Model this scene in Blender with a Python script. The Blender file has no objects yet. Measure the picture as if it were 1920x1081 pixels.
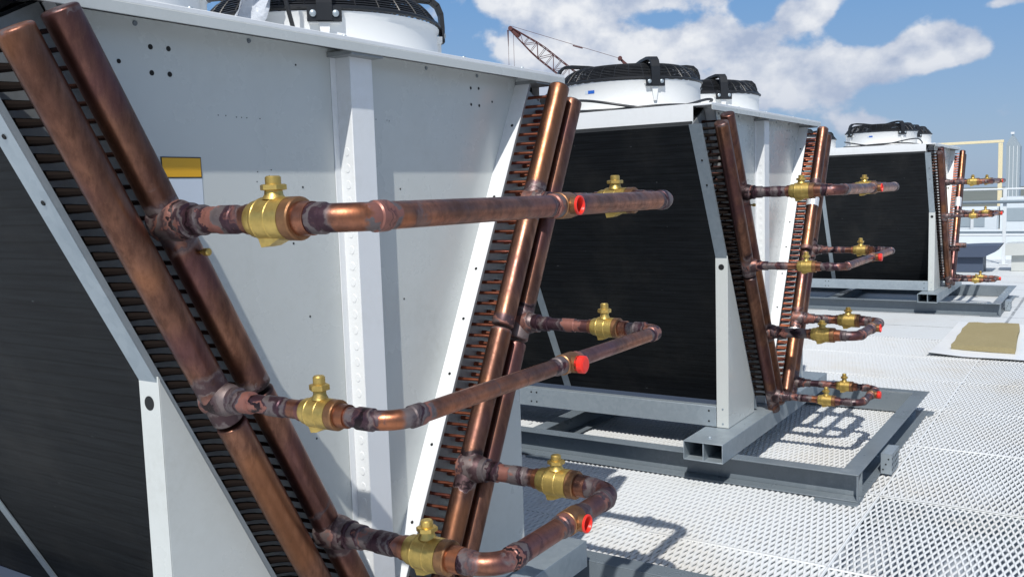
import bpy, math, random
import numpy as np
from mathutils import Vector, Matrix
random.seed(7)
R = math.radians
scn = bpy.context.scene
col = scn.collection

# ------------------------------------------------------------------ camera
cd = bpy.data.cameras.new('camera'); cam = bpy.data.objects.new('camera', cd); col.objects.link(cam)
yaw, pitch, roll = 0.5772, -0.1025, -0.0316
F = Vector((math.cos(yaw)*math.cos(pitch), math.sin(yaw)*math.cos(pitch), math.sin(pitch)))
Rt = F.cross(Vector((0, 0, 1))).normalized(); Up = Rt.cross(F)
R2 = Rt*math.cos(roll) + Up*math.sin(roll); U2 = -Rt*math.sin(roll) + Up*math.cos(roll)
M = Matrix((R2, U2, -F)).transposed().to_4x4(); M.translation = (-2.004, -1.84, 1.61)
cam.matrix_world = M
cd.lens = 32.47; cd.sensor_width = 36; cd.clip_start = 0.05; cd.clip_end = 5000
scn.camera = cam

# ------------------------------------------------------------------ world
LX, LY = 0.80, 0.31                     # sunlight travels (LX, LY, -1)
sunv = Vector((-LX, -LY, 1)).normalized()
EL = math.asin(sunv.z); ROT = math.atan2(sunv.x, sunv.y)
w = bpy.data.worlds.new('World'); scn.world = w; w.use_nodes = True
nt = w.node_tree; nt.nodes.clear()
def N(t, **k):
    n = nt.nodes.new(t)
    for a, b in k.items(): setattr(n, a, b)
    return n
def LK(a, b): nt.links.new(a, b)
def mth(op, a, b=None, c=None, clamp=False):
    n = N('ShaderNodeMath', operation=op); n.use_clamp = clamp
    for i, v in enumerate((a, b, c)):
        if v is None: continue
        if isinstance(v, (int, float)): n.inputs[i].default_value = v
        else: LK(v, n.inputs[i])
    return n.outputs[0]
def mixc(f, a, b, mode='MIX'):
    n = N('ShaderNodeMix', data_type='RGBA', blend_type=mode)
    for s, v in ((n.inputs[0], f), (n.inputs[6], a), (n.inputs[7], b)):
        if isinstance(v, (int, float)): s.default_value = v
        elif isinstance(v, tuple): s.default_value = (*v, 1)
        else: LK(v, s)
    return n.outputs[2]
def build_world():
    sky = N('ShaderNodeTexSky', sky_type='NISHITA'); sky.sun_disc = False
    sky.sun_elevation = EL; sky.sun_rotation = ROT % (2*math.pi)
    sky.air_density = 1.0; sky.dust_density = 0.6; sky.ozone_density = 2.5
    tc = N('ShaderNodeTexCoord'); sep = N('ShaderNodeSeparateXYZ'); LK(tc.outputs['Generated'], sep.inputs[0])
    az = mth('MULTIPLY', mth('ARCTAN2', sep.outputs[1], sep.outputs[0]), 57.2958)
    el = mth('MULTIPLY', mth('ARCSINE', sep.outputs[2]), 57.2958)
    blobs = [(30.0,8.6,3.0,2.5,1.35),(31.3,6.6,1.6,1.8,.8),(27.0,11.5,7,1.2,1.15),(24.5,7.8,3.4,1.3,.6),(20.8,8.6,3.2,1.1,.98),(15.6,9.6,1.9,1.0,1.2),
             (15.6,7.0,4.2,1.5,.9),(11.8,6.2,2.6,1.2,1.0),(8.9,7.4,2.3,1.1,1.3),(7.0,6.8,1.6,.7,.9),(18,5.2,6,1.4,.62),(11.6,3.3,2.6,.7,.8),
             (24,4.6,7,1.6,.55),(4.6,3.6,2.6,1.0,.7),(4.4,9.3,2.5,.35,.6),(18.3,10.6,1.1,1.1,-.9),(23.2,9.9,1.3,.6,-.5),(12.4,8.9,1.5,1.1,-.9),(4.5,6.3,3,1.2,-.8),(9,4.4,3,.9,-.5)]
    tot = None
    for a, e, ra, re, wt in blobs:
        da = mth('DIVIDE', mth('SUBTRACT', az, float(a)), float(ra)); de = mth('DIVIDE', mth('SUBTRACT', el, float(e)), float(re))
        g = mth('MULTIPLY', mth('EXPONENT', mth('MULTIPLY', mth('ADD', mth('MULTIPLY', da, da), mth('MULTIPLY', de, de)), -1.0)), float(wt))
        tot = g if tot is None else mth('ADD', tot, g)
    def noise(dz, scale, detail):
        mp = N('ShaderNodeMapping'); mp.inputs['Scale'].default_value = (1, 1, 1.35); mp.inputs['Location'].default_value = (0.3-dz*.5, 0.1, -dz)
        LK(tc.outputs['Generated'], mp.inputs[0])
        n = N('ShaderNodeTexNoise'); n.inputs['Scale'].default_value = scale; n.inputs['Detail'].default_value = detail; n.inputs['Roughness'].default_value = .53
        LK(mp.outputs[0], n.inputs['Vector']); return n.outputs['Fac']
    n1 = noise(0, 9.5, 10); n2 = noise(.024, 9.5, 6); nb = noise(0, 3.2, 4)
    # clouds away from the listed banks: only broad noise, well above the horizon
    high = mth('MULTIPLY', mth('SMOOTH_MIN', mth('DIVIDE', mth('SUBTRACT', el, 14.0), 14.0), 1.0, .1), 1.0, clamp=True)
    far = mth('GREATER_THAN', mth('ABSOLUTE', mth('SUBTRACT', az, 20.0)), 26.0)
    gen = mth('MULTIPLY', mth('MAXIMUM', high, far), mth('MULTIPLY', mth('SUBTRACT', nb, .40), 3.4))
    cover = mth('ADD', tot, mth('MAXIMUM', gen, 0.0))
    d = mth('ADD', cover, mth('MULTIPLY', mth('SUBTRACT', n1, .5), 3.1))
    n3 = noise(0, 30, 8); d = mth('ADD', d, mth('MULTIPLY', mth('SUBTRACT', n3, .5), 1.0))
    ss = N('ShaderNodeMapRange', interpolation_type='SMOOTHSTEP'); LK(d, ss.inputs[0])
    ss.inputs[1].default_value = .34; ss.inputs[2].default_value = .72
    dens = mth('MULTIPLY', ss.outputs[0], .93)
    lit = mth('ADD', .55, mth('MULTIPLY', mth('SUBTRACT', n1, n2), 5.2), clamp=True)
    lowel = N('ShaderNodeMapRange'); LK(el, lowel.inputs[0]); lowel.inputs[1].default_value = 2; lowel.inputs[2].default_value = 9
    lowel.inputs[3].default_value = .35; lowel.inputs[4].default_value = 1.0
    lit2 = mth('MULTIPLY', lit, mth('MULTIPLY', lowel.outputs[0], mth('ADD', .55, mth('MULTIPLY', mth('SUBTRACT', d, .33), .55), clamp=True)), clamp=True)
    cc = mixc(lit2, (4.1, 4.8, 6.3), (9.0, 9.1, 9.3))
    # a slightly deeper, hazier tropical blue than the clear-sky model
    hz = N('ShaderNodeMapRange'); LK(el, hz.inputs[0]); hz.inputs[1].default_value = 0; hz.inputs[2].default_value = 13
    blue = mixc(hz.outputs[0], (3.0, 4.25, 6.2), (1.35, 3.3, 6.6))
    skyc = mixc(.8, sky.outputs[0], blue)
    up = N('ShaderNodeMapRange'); LK(el, up.inputs[0]); up.inputs[1].default_value = 16; up.inputs[2].default_value = 40
    skyc = mixc(up.outputs[0], skyc, sky.outputs[0])
    out = mixc(dens, skyc, cc)
    bg = N('ShaderNodeBackground'); bg.inputs[1].default_value = .1; LK(out, bg.inputs[0])
    wo = N('ShaderNodeOutputWorld'); LK(bg.outputs[0], wo.inputs[0])
build_world()
sd = bpy.data.lights.new('sun', 'SUN'); sd.energy = 4.3; sd.angle = R(.53); sd.color = (1, .965, .91)
so = bpy.data.objects.new('sun', sd); col.objects.link(so)
so.rotation_euler = (-sunv).to_track_quat('-Z', 'Y').to_euler()
so.location = (0, 0, 30)
scn.view_settings.view_transform = 'Standard'; scn.view_settings.look = 'None'; scn.view_settings.exposure = 0.0; scn.view_settings.gamma = 1

# ------------------------------------------------------------------ materials
MATS = {}
def mat(name):
    global nt
    m = bpy.data.materials.new(name); m.use_nodes = True; nt = m.node_tree
    b = nt.nodes['Principled BSDF']; MATS[name] = m; return m, b
def setb(b, color=None, rough=None, metal=None, spec=None):
    for k, v in (('Base Color', color), ('Roughness', rough), ('Metallic', metal), ('Specular IOR Level', spec)):
        if v is None: continue
        if isinstance(v, (int, float)): b.inputs[k].default_value = v
        elif isinstance(v, tuple): b.inputs[k].default_value = (*v, 1)
        else: LK(v, b.inputs[k])
def tnoise(scale, detail=4, rough=.5, stretch=(1, 1, 1), coord='Object', rnd=False):
    tc = N('ShaderNodeTexCoord'); mp = N('ShaderNodeMapping'); mp.inputs['Scale'].default_value = stretch
    LK(tc.outputs[coord], mp.inputs[0])
    n = N('ShaderNodeTexNoise', noise_dimensions='4D' if rnd else '3D'); n.inputs['Scale'].default_value = scale; n.inputs['Detail'].default_value = detail; n.inputs['Roughness'].default_value = rough
    LK(mp.outputs[0], n.inputs['Vector'])
    if rnd:
        oi = N('ShaderNodeObjectInfo'); LK(mth('MULTIPLY', oi.outputs['Random'], 40.0), n.inputs['W'])
    return n.outputs['Fac']
def rng(v, a, b, c=0., d=1., smooth=True):
    n = N('ShaderNodeMapRange'); n.interpolation_type = 'SMOOTHSTEP' if smooth else 'LINEAR'
    LK(v, n.inputs[0])
    for i, x in enumerate((a, b, c, d)): n.inputs[i+1].default_value = x
    return n.outputs[0]
def bump(b, h, dist=.002, strength=.4):
    n = N('ShaderNodeBump'); n.inputs['Distance'].default_value = dist; n.inputs['Strength'].default_value = strength
    LK(h, n.inputs['Height']); LK(n.outputs[0], b.inputs['Normal'])

def paint(name, c, rough=.38, dirt=(.45, .42, .37), amt=.25, wav=.3):
    m, b = mat(name)
    n = tnoise(2.2, 8, .62, rnd=True); n2 = tnoise(40, 4, .7, rnd=True)
    st = tnoise(9, 5, .65, (1, 1, .10), rnd=True)
    f = mth('MULTIPLY', mth('ADD', mth('MULTIPLY', rng(n, .42, .75), rng(n2, .3, .8)), mth('MULTIPLY', rng(st, .56, .78), mth('MULTIPLY', rng(n, .35, .6), .55))), amt, clamp=True)
    setb(b, mixc(f, c, tuple(x*y for x, y in zip(c, dirt))), rng(n, .3, .7, rough-.05, rough+.14), 0, .5)
    bump(b, tnoise(3.0, 2, .5), .02, wav*.12)
    return m
paint('panel_paint', (.525, .55, .535), .24, (.74, .73, .69), .55, .8)
paint('white_paint', (.73, .75, .76), .36, (.7, .68, .62), .4)
paint('fan_white', (.76, .775, .77), .42, (.8, .77, .7), .35)
paint('frame_paint', (.15, .18, .205), .26, (1.9, 1.8, 1.7), .6)
paint('black_plastic', (.010, .011, .013), .40, (2.0, 2.0, 2.0), .4)
paint('far_wall', (.62, .68, .72), .5, (.8, .8, .8), .3)
paint('far_grey', (.30, .36, .40), .5, (.8, .8, .8), .5)
paint('cream_paint', (.74, .65, .42), .5, (.7, .65, .6), .5)
paint('shade_navy', (.055, .075, .12), .5, (.7, .9, .8), .5)  # navy stands for shade: under the coils and on the far tray
paint('rail_paint', (.66, .70, .72), .4, (.7, .7, .7), .4)
paint('rail_dark', (.17, .22, .26), .4, (.7, .7, .7), .4)
paint('yellow_label', (.70, .37, .012), .35, (.9, .9, .9), .15)
paint('pale_label', (.56, .62, .69), .3, (.9, .9, .9), .15)
paint('label_ink', (.02, .02, .02), .4, (1, 1, 1), 0)
paint('blue_label', (.02, .12, .50), .3, (1, 1, 1), 0)
paint('crane_red', (.095, .026, .024), .55, (.5, .5, .5), .6)
paint('dark_hole', (.008, .009, .01), .8, (1, 1, 1), 0)
paint('cable_rubber', (.022, .024, .028), .5, (2, 2, 2), .4)

def mk_gal():
    m, b = mat('galvanised')
    v = N('ShaderNodeTexVoronoi'); v.inputs['Scale'].default_value = 45
    tc = N('ShaderNodeTexCoord'); LK(tc.outputs['Object'], v.inputs['Vector'])
    n = tnoise(5, 8, .6, (1, 1, 1), rnd=True)
    c = mixc(mth('MULTIPLY', rng(n, .3, .7), .7), (.36, .42, .46), (.26, .31, .35))
    sepc = N('ShaderNodeSeparateColor'); LK(v.outputs['Color'], sepc.inputs[0])
    c = mixc(mth('MULTIPLY', sepc.outputs[0], .22), c, (.50, .55, .58))
    setb(b, c, rng(n, .3, .7, .34, .52), .45)
mk_gal()
def mk_tubesheet():
    m, b = mat('tube_sheet')
    n = tnoise(30, 6, .65, (1, 1, 1)); setb(b, mixc(n, (.17, .185, .19), (.34, .36, .37)), .45, .35)
mk_tubesheet()
def mk_copper(name, bright, brown, purple, grey, aged, pink=(.28, .12, .095), stretch=(1, 1, 1)):
    m, b = mat(name)
    a = N('ShaderNodeAttribute', attribute_name='scorch'); heat = a.outputs['Fac']
    r = N('ShaderNodeAttribute', attribute_name='run'); run = r.outputs['Fac']
    oi = N('ShaderNodeObjectInfo'); seed = mth('MULTIPLY', oi.outputs['Random'], 37.0)
    n1 = tnoise(9, 5, .6, stretch, rnd=True); n2 = tnoise(34, 6, .7, stretch, rnd=True); n3 = tnoise(16, 4, .55, rnd=True); n4 = tnoise(130, 4, .7, rnd=True)
    n5 = tnoise(2.6, 3, .5, rnd=True)
    c = mixc(rng(n1, .36, .64), bright, brown)
    c = mixc(mth('MULTIPLY', rng(n2, .40, .66), aged), c, tuple(.55*x for x in brown))
    c = mixc(mth('MULTIPLY', rng(n5, .50, .60), .6), c, (brown[0]*.85, brown[1]*.80, brown[2]*1.3))
    c = mixc(mth('MULTIPLY', rng(n5, .46, .38), .55), c, (bright[0]*1.2, bright[1]*1.05, bright[2]*.75))
    gr = tnoise(90, 5, .7, (1, 1, .07), rnd=True)
    c = mixc(mth('MULTIPLY', rng(gr, .48, .75), .38), c, tuple(.5*x for x in brown))
    # torch marks: rings of soot, violet oxide, bare copper and grey flux round each brazed joint
    def ring(freq, off, wob):
        n = N('ShaderNodeTexNoise', noise_dimensions='1D'); n.inputs['Scale'].default_value = 1.0; n.inputs['Detail'].default_value = 2.5
        LK(mth('ADD', mth('ADD', mth('MULTIPLY', run, freq), mth('MULTIPLY', n3, wob)), mth('ADD', seed, off)), n.inputs['W']); return n.outputs['Fac']
    r1 = ring(17, 0, 3.0); r2 = ring(24, 7.3, 3.6); r3 = ring(14, 3.1, 3.6)
    hm = rng(mth('ADD', heat, mth('MULTIPLY', mth('SUBTRACT', r1, .5), 1.0)), .40, .60)
    hc = mixc(rng(r2, .44, .58), purple, grey)
    hc = mixc(rng(r3, .55, .64), hc, pink)
    hc = mixc(rng(r2, .35, .31), hc, tuple(.30*x for x in purple))
    hc = mixc(mth('MULTIPLY', rng(n2, .56, .70), .6), hc, tuple(.5*x for x in purple))
    hc = mixc(mth('MULTIPLY', rng(n4, .66, .78), .5), hc, (.44, .42, .40))
    c = mixc(hm, c, hc)
    c = mixc(mth('MULTIPLY', rng(n4, .62, .8), .3), c, (.38, .31, .24))
    setb(b, c, mth('ADD', rng(n2, .3, .7, .29, .47), mth('MULTIPLY', hm, mth('MULTIPLY', r2, .22))), mth('SUBTRACT', .96, mth('MULTIPLY', hm, mth('MULTIPLY', r3, .6))))
    bump(b, mth('ADD', mth('MULTIPLY', n2, mth('ADD', .2, heat)), mth('MULTIPLY', r2, mth('MULTIPLY', heat, .8))), .004, .3)
mk_copper('copper_pipe', (.44, .18, .105), (.20, .10, .075), (.060, .030, .040), (.17, .14, .14), .55)
mk_copper('copper_header', (.26, .125, .080), (.135, .066, .048), (.085, .050, .054), (.19, .15, .145), .6, (.26, .12, .095), (1.6, 1.6, .45))
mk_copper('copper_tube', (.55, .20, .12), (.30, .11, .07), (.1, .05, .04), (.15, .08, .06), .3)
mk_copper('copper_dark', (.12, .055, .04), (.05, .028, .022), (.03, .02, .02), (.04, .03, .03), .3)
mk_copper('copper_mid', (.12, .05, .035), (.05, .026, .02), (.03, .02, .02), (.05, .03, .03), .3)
paint('dark_tube', (.009, .006, .005), .85, (1.6, 1.2, 1.0), .0)  # near-black colour takes in the shadows around the front stubs
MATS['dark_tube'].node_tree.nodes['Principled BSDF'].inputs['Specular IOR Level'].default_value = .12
def mk_brass(name, a, c_):
    m, b = mat(name); n = tnoise(30, 5, .6, rnd=True); n2 = tnoise(150, 3, .6); n3 = tnoise(7, 6, .7, rnd=True)
    c = mixc(rng(n, .35, .7), a, c_); c = mixc(mth('MULTIPLY', rng(n3, .5, .7), .55), c, tuple(x*.5 for x in c_))
    setb(b, c, rng(n, .3, .7, .34, .5), .85)
    bump(b, n2, .0015, .35)
mk_brass('bronze', (.36, .19, .09), (.24, .12, .06))
mk_brass('brass', (.66, .47, .14), (.46, .325, .10))
def mk_red():
    m, b = mat('red_plastic'); setb(b, (.78, .028, .015), .38, 0)
mk_red()
def mk_foil():
    m, b = mat('foil'); n = tnoise(60, 3, .5); setb(b, (.72, .74, .76), .35, .5); bump(b, n, .002, .4)
mk_foil()
def mk_film():
    m, b = mat('plastic_film'); n = tnoise(18, 4, .6); setb(b, (.72, .76, .82), .18, 0); b.inputs['Transmission Weight'].default_value = .25; bump(b, n, .02, .5)
mk_film()
def mk_fins():
    m, b = mat('coil_fins')
    tc = N('ShaderNodeTexCoord'); s = N('ShaderNodeSeparateXYZ'); LK(tc.outputs['Object'], s.inputs[0])
    ph = mth('FRACT', mth('MULTIPLY', s.outputs[2], 1/.0375))
    tri = mth('ABSOLUTE', mth('SUBTRACT', ph, .5))          # 0 mid .5 edge
    line = rng(tri, .40, .5)
    streak = tnoise(14, 6, .6, (.3, .3, 8)); cloud = tnoise(2.5, 5, .6)
    c = mixc(rng(streak, .3, .7), (.007, .008, .0095), (.014, .0165, .019))
    c = mixc(mth('MULTIPLY', line, .8), c, (.004, .0045, .005))
    sc = tnoise(9, 7, .75, (1, 1, 2.6)); c = mixc(mth('MULTIPLY', rng(sc, .69, .71), .55), c, (.30, .32, .33))
    c = mixc(mth('MULTIPLY', rng(cloud, .45, .75), .35), c, (.045, .043, .040))
    setb(b, c, .6, 0, .16)
    fin = mth('FRACT', mth('MULTIPLY', s.outputs[1], 1/.0022))
    bump(b, mth('ADD', mth('MULTIPLY', tri, -1.0), mth('MULTIPLY', fin, .1)),   .002, .35)
mk_fins()
def mk_wool():
    m, b = mat('rock_wool'); n = tnoise(60, 8, .7); n2 = tnoise(4, 4, .6)
    c = mixc(n, (.27, .225, .12), (.41, .355, .21)); c = mixc(mth('MULTIPLY', n2, .4), c, (.20, .16, .07)); setb(b, c, .95, 0, .1); bump(b, n, .01, .8)
mk_wool()
def mk_sheet(name, base, tint, far=False):
    m, b = mat(name)
    n = tnoise(.9, 7, .65); n2 = tnoise(7, 6, .7); n3 = tnoise(.35, 3, .5, coord='Object')
    c = mixc(mth('MULTIPLY', rng(n, .45, .72), .5), base, tint)
    c = mixc(mth('MULTIPLY', rng(n2, .55, .8), .45), c, tuple(x*.62 for x in tint))
    if far:
        tc = N('ShaderNodeTexCoord'); s = N('ShaderNodeSeparateXYZ'); LK(tc.outputs['Object'], s.inputs[0])
        wob = mth('MULTIPLY', tnoise(1.5, 3, .5), .03)
        fx = mth('ABSOLUTE', mth('SUBTRACT', mth('FRACT', mth('DIVIDE', mth('ADD', mth('SUBTRACT', s.outputs[0], 2.915), wob), 1.02)), .5))
        fy = mth('ABSOLUTE', mth('SUBTRACT', mth('FRACT', mth('DIVIDE', mth('ADD', mth('SUBTRACT', s.outputs[1], -.87), wob), 2.44)), .5))
        seam = mth('MAXIMUM', rng(fx, .482, .492), rng(fy, .491, .496))
        # unresolved diamond pattern, still visible as fine hatching
        dp = mth('FRACT', mth('DIVIDE', mth('ADD', s.outputs[1], mth('MULTIPLY', s.outputs[0], .25)), .030))
        dash = mth('GREATER_THAN', dp, .72)
        c = mixc(mth('MULTIPLY', dash, .35), c, (.20, .23, .25))
        c = mixc(mth('MULTIPLY', seam, mth('MULTIPLY', rng(n2, .25, .6), .8)), c, (.13, .14, .15))
    setb(b, c, .5, 0, .4); bump(b, n2, .004, .3)
mk_sheet('mesh_paint', (.72, .745, .755), (.66, .61, .52))
mk_sheet('mesh_far', (.66, .69, .705), (.60, .59, .56), True)
mk_sheet('roof_membrane', (.30, .34, .40), (.20, .21, .22))
def mk_plain(name, c, rough=.9):
    m, b = mat(name); n = tnoise(.02, 8, .65); setb(b, mixc(n, c, tuple(x*.5 for x in c)), rough)
mk_plain('city_ground', (.20, .22, .19))

# ------------------------------------------------------------------ mesh builder
class MB:
    def __init__(s): s.v = []; s.f = []; s.mi = []; s.h = []; s.r = []
    def add(s, vs, fs, mi=0, h=0.):
        o = len(s.v); s.v += [tuple(x) for x in vs]; s.f += [tuple(i+o for i in f) for f in fs]; s.mi += [mi]*len(fs)
        s.h += list(h) if hasattr(h, '__len__') else [h]*len(vs)
        s.r += [0.]*(len(s.v)-len(s.r))
        return s
    def box(s, x0, x1, y0, y1, z0, z1, mi=0):
        return s.add([(x0,y0,z0),(x1,y0,z0),(x1,y1,z0),(x0,y1,z0),(x0,y0,z1),(x1,y0,z1),(x1,y1,z1),(x0,y1,z1)],
                     [(0,3,2,1),(4,5,6,7),(0,1,5,4),(1,2,6,5),(2,3,7,6),(3,0,4,7)], mi)
    def prism(s, poly, y0, y1, mi=0):             # poly of (x, z)
        n = len(poly); a = sum(poly[i][0]*poly[(i+1)%n][1]-poly[(i+1)%n][0]*poly[i][1] for i in range(n))
        if a < 0: poly = poly[::-1]
        vs = [(x, y0, z) for x, z in poly]+[(x, y1, z) for x, z in poly]
        fs = [tuple(range(n)), tuple(range(2*n-1, n-1, -1))]+[(i, i+n, (i+1)%n+n, (i+1)%n) for i in range(n)]
        return s.add(vs, fs, mi)
    def bar(s, p, q, wd, ht, mi=0, up=(0, 0, 1)):
        p = Vector(p); q = Vector(q); d = (q-p).normalized(); u = Vector(up)
        if abs(d.dot(u)) > .98: u = Vector((1, 0, 0))
        a = d.cross(u).normalized()*wd/2; b = a.cross(d).normalized()*ht/2
        vs = [p-a-b, p+a-b, p+a+b, p-a+b, q-a-b, q+a-b, q+a+b, q-a+b]
        return s.add(vs, [(0,3,2,1),(4,5,6,7),(0,1,5,4),(1,2,6,5),(2,3,7,6),(3,0,4,7)], mi)
    def tube(s, pts, rad, n=16, cap=True, mi=0, heat=0., ang=0.):
        pts = [Vector(p) for p in pts]; m = len(pts)
        rad = list(rad) if hasattr(rad, '__len__') else [rad]*m
        heat = list(heat) if hasattr(heat, '__len__') else [heat]*m
        T = []
        for i in range(m):
            a = pts[max(i-1, 0)]; b = pts[min(i+1, m-1)]; j = i
            t = (b-a)
            T.append(t.normalized() if t.length > 1e-9 else (T[-1] if T else Vector((0,0,1))))
        u = Vector((0, 0, 1)) if abs(T[0].z) < .9 else Vector((1, 0, 0))
        vs = []; hs = []
        for i in range(m):
            u = (u-T[i]*u.dot(T[i])).normalized(); v = T[i].cross(u)
            for k in range(n):
                t = 2*math.pi*k/n+ang
                vs.append(pts[i]+(u*math.cos(t)+v*math.sin(t))*rad[i]); hs.append(heat[i])
        fs = [(i*n+k, i*n+(k+1)%n, (i+1)*n+(k+1)%n, (i+1)*n+k) for i in range(m-1) for k in range(n)]
        if cap: fs += [tuple(range(n-1, -1, -1)), tuple(range((m-1)*n, m*n))]
        s.add(vs, fs, mi, hs); L = 0.; rr = []
        for i in range(m):
            if i: L += (pts[i]-pts[i-1]).length
            rr += [L]*n
        s.r[-len(vs):] = rr; return s
    def rev(s, x, z, prof, n=28, mi=0, close=False):
        """surface of revolution about a line parallel to y; prof is a list of (y, radius), may double back"""
        vs = [(x+r*math.sin(2*math.pi*k/n), y, z+r*math.cos(2*math.pi*k/n)) for y, r in prof for k in range(n)]; m = len(prof)
        fs = [(i*n+k, (i+1)*n+k, (i+1)*n+(k+1)%n, i*n+(k+1)%n) for i in range(m-1) for k in range(n)]
        if close: fs.append(tuple(range((m-1)*n, m*n)))
        return s.add(vs, fs, mi)
    def build(s, name, mats, parent=None, bev=0., smooth=True, label=None, ang=38):
        me = bpy.data.meshes.new(name); me.from_pydata(s.v, [], s.f)
        if isinstance(mats, str): mats = [mats]
        for m in mats: me.materials.append(MATS[m])
        if len(mats) > 1: me.polygons.foreach_set('material_index', s.mi)
        if any(s.h):
            at = me.attributes.new('scorch', 'FLOAT', 'POINT'); at.data.foreach_set('value', s.h)
            at = me.attributes.new('run', 'FLOAT', 'POINT'); at.data.foreach_set('value', s.r)
        if smooth:
            me.polygons.foreach_set('use_smooth', [True]*len(me.polygons)); me.set_sharp_from_angle(angle=R(ang))
        me.update()
        o = bpy.data.objects.new(name, me); col.objects.link(o)
        if parent: o.parent = parent
        if bev:
            b = o.modifiers.new('edge', 'BEVEL'); b.width = bev; b.segments = 2; b.limit_method = 'ANGLE'; b.angle_limit = R(40)
        if label: o['label'] = label
        return o
def tag(o, label=None, cat=None, group=None, kind=None):
    for k, v in (('label', label), ('category', cat), ('group', group), ('kind', kind)):
        if v: o[k] = v
    return o
def empty(name, loc=(0, 0, 0)):
    o = bpy.data.objects.new(name, None); col.objects.link(o); o.location = loc; o.empty_display_size = .2; return o
def copy_tree(o, parent=None, skip=()):
    if o in skip: return None
    c = o.copy(); col.objects.link(c); c.parent = parent
    for ch in list(o.children): copy_tree(ch, c, skip)
    return c

# ------------------------------------------------------------------ cooler
TN = .518; TH = math.atan(TN); CS, SN = math.cos(TH), math.sin(TH)
Xo = lambda z: .745+TN*(z-1.24)
Xi = lambda z: .491+TN*(z-1.24)
A_IN = lambda z: .950+TN*(z-1.983)               # inner header axis
A_OUT = lambda z: 1.0415+TN*(z-1.936)            # outer header axis
LEN = 2.5; YH = -.147; YQ = -.668; YV = -.47
LOOPS = {1: ('i', 1.575, .0275), 2: ('o', 1.169, .0205), 3: ('i', .749, .0275), 4: ('o', .347, .0205)}

def make_valve(sc, sgn_y, parent, x, z):
    """ball valve on a run along y; brass body, copper tail toward -y, capped stem on top"""
    m = MB(); y = YV
    prof = [(-.046,.030),(-.0455,.0425),(.022,.0425),(.030,.0425),(.034,.0405),(.0345,.0375),(.050,.0370),(.058,.0335),(.060,.030)]
    m.tube([(x, y+p[0]*sc, z) for p in prof], [p[1]*sc for p in prof], 32, ang=.1)
    for yy in (-.010, .026):
        m.tube([(x, y+(yy-.002)*sc, z), (x, y+yy*sc, z), (x, y+(yy+.002)*sc, z)], [.0424*sc, .0434*sc, .0424*sc], 32, cap=False)
    # bronze screwed end piece and copper tails
    m.tube([(x, y-.046*sc, z), (x, y-.047*sc, z), (x, y-.069*sc, z), (x, y-.072*sc, z), (x, y-.0725*sc, z)], [.040*sc, .0425*sc, .0425*sc, .040*sc, .034*sc], 32, mi=2)
    m.tube([(x, y-.0725*sc, z), (x, y-.078*sc, z), (x, y-.104*sc, z)], [.0335*sc, .0335*sc, .0325*sc], 28, mi=1, heat=.2)
    m.tube([(x, y+.060*sc, z), (x, y+.074*sc, z)], [.0315*sc, .031*sc], 24, mi=1)
    # mounting pad below the body
    s = sc
    m.add([(x-.022*s,y+.030*s,z-.030*s),(x+.022*s,y+.030*s,z-.030*s),(x+.022*s,y-.045*s,z-.030*s),(x-.022*s,y-.045*s,z-.030*s),
           (x-.016*s,y+.026*s,z-.055*s),(x+.016*s,y+.026*s,z-.055*s),(x+.016*s,y+.004*s,z-.052*s),(x-.016*s,y+.004*s,z-.052*s)],
          [(0,1,2,3),(7,6,5,4),(0,4,5,1),(1,5,6,2),(2,6,7,3),(3,7,4,0)])
    # stem: neck, hexagonal gland, cap
    z0 = z+.0385*s; q = 1.0/s if s < 1 else 1
    h = .040 if s == 1 else .044
    m.tube([(x,y,z0),(x,y,z0+h*.22),(x,y,z0+h*.42)], [.024*s,.0185*s,.0175*s], 20)
    m.tube([(x,y,z0+h*.42),(x,y,z0+h*.45),(x,y,z0+h*.68),(x,y,z0+h*.72)], [.023*s*q**.3,.0265*s*q**.3,.0265*s*q**.3,.0225*s*q**.3], 6)
    m.tube([(x,y,z0+h*.72),(x,y,z0+h*1.05),(x,y,z0+h*1.12)], [.0155*s*q**.3,.0155*s*q**.3,.0125*s*q**.3], 14)
    return m.build('valve', ['brass', 'copper_pipe', 'bronze'], parent, ang=28)

def path_bends(pts, rb, step=.012):
    """polyline with rounded corners, densely sampled; returns points and the arc lengths of bend starts and ends"""
    P = [Vector(p) for p in pts]; out = [P[0]]; marks = []; s = 0.
    def line(a, b):
        nonlocal s
        L = (b-a).length; n = max(1, int(L/step))
        for i in range(1, n+1): out.append(a.lerp(b, i/n))
        s += L
    cur = P[0]
    for i in range(1, len(P)-1):
        d0 = (P[i]-P[i-1]).normalized(); d1 = (P[i+1]-P[i]).normalized()
        a = P[i]-d0*rb; b = P[i]+d1*rb; c = a+d1*rb
        line(cur, a); marks.append(s)
        for k in range(1, 13):
            t = math.pi/2*k/12; out.append(c-d1*rb*math.cos(t)+d0*rb*math.sin(t))
        s += math.pi/2*rb; marks.append(s); cur = b
    line(cur, P[-1]); return out, marks, s

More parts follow.
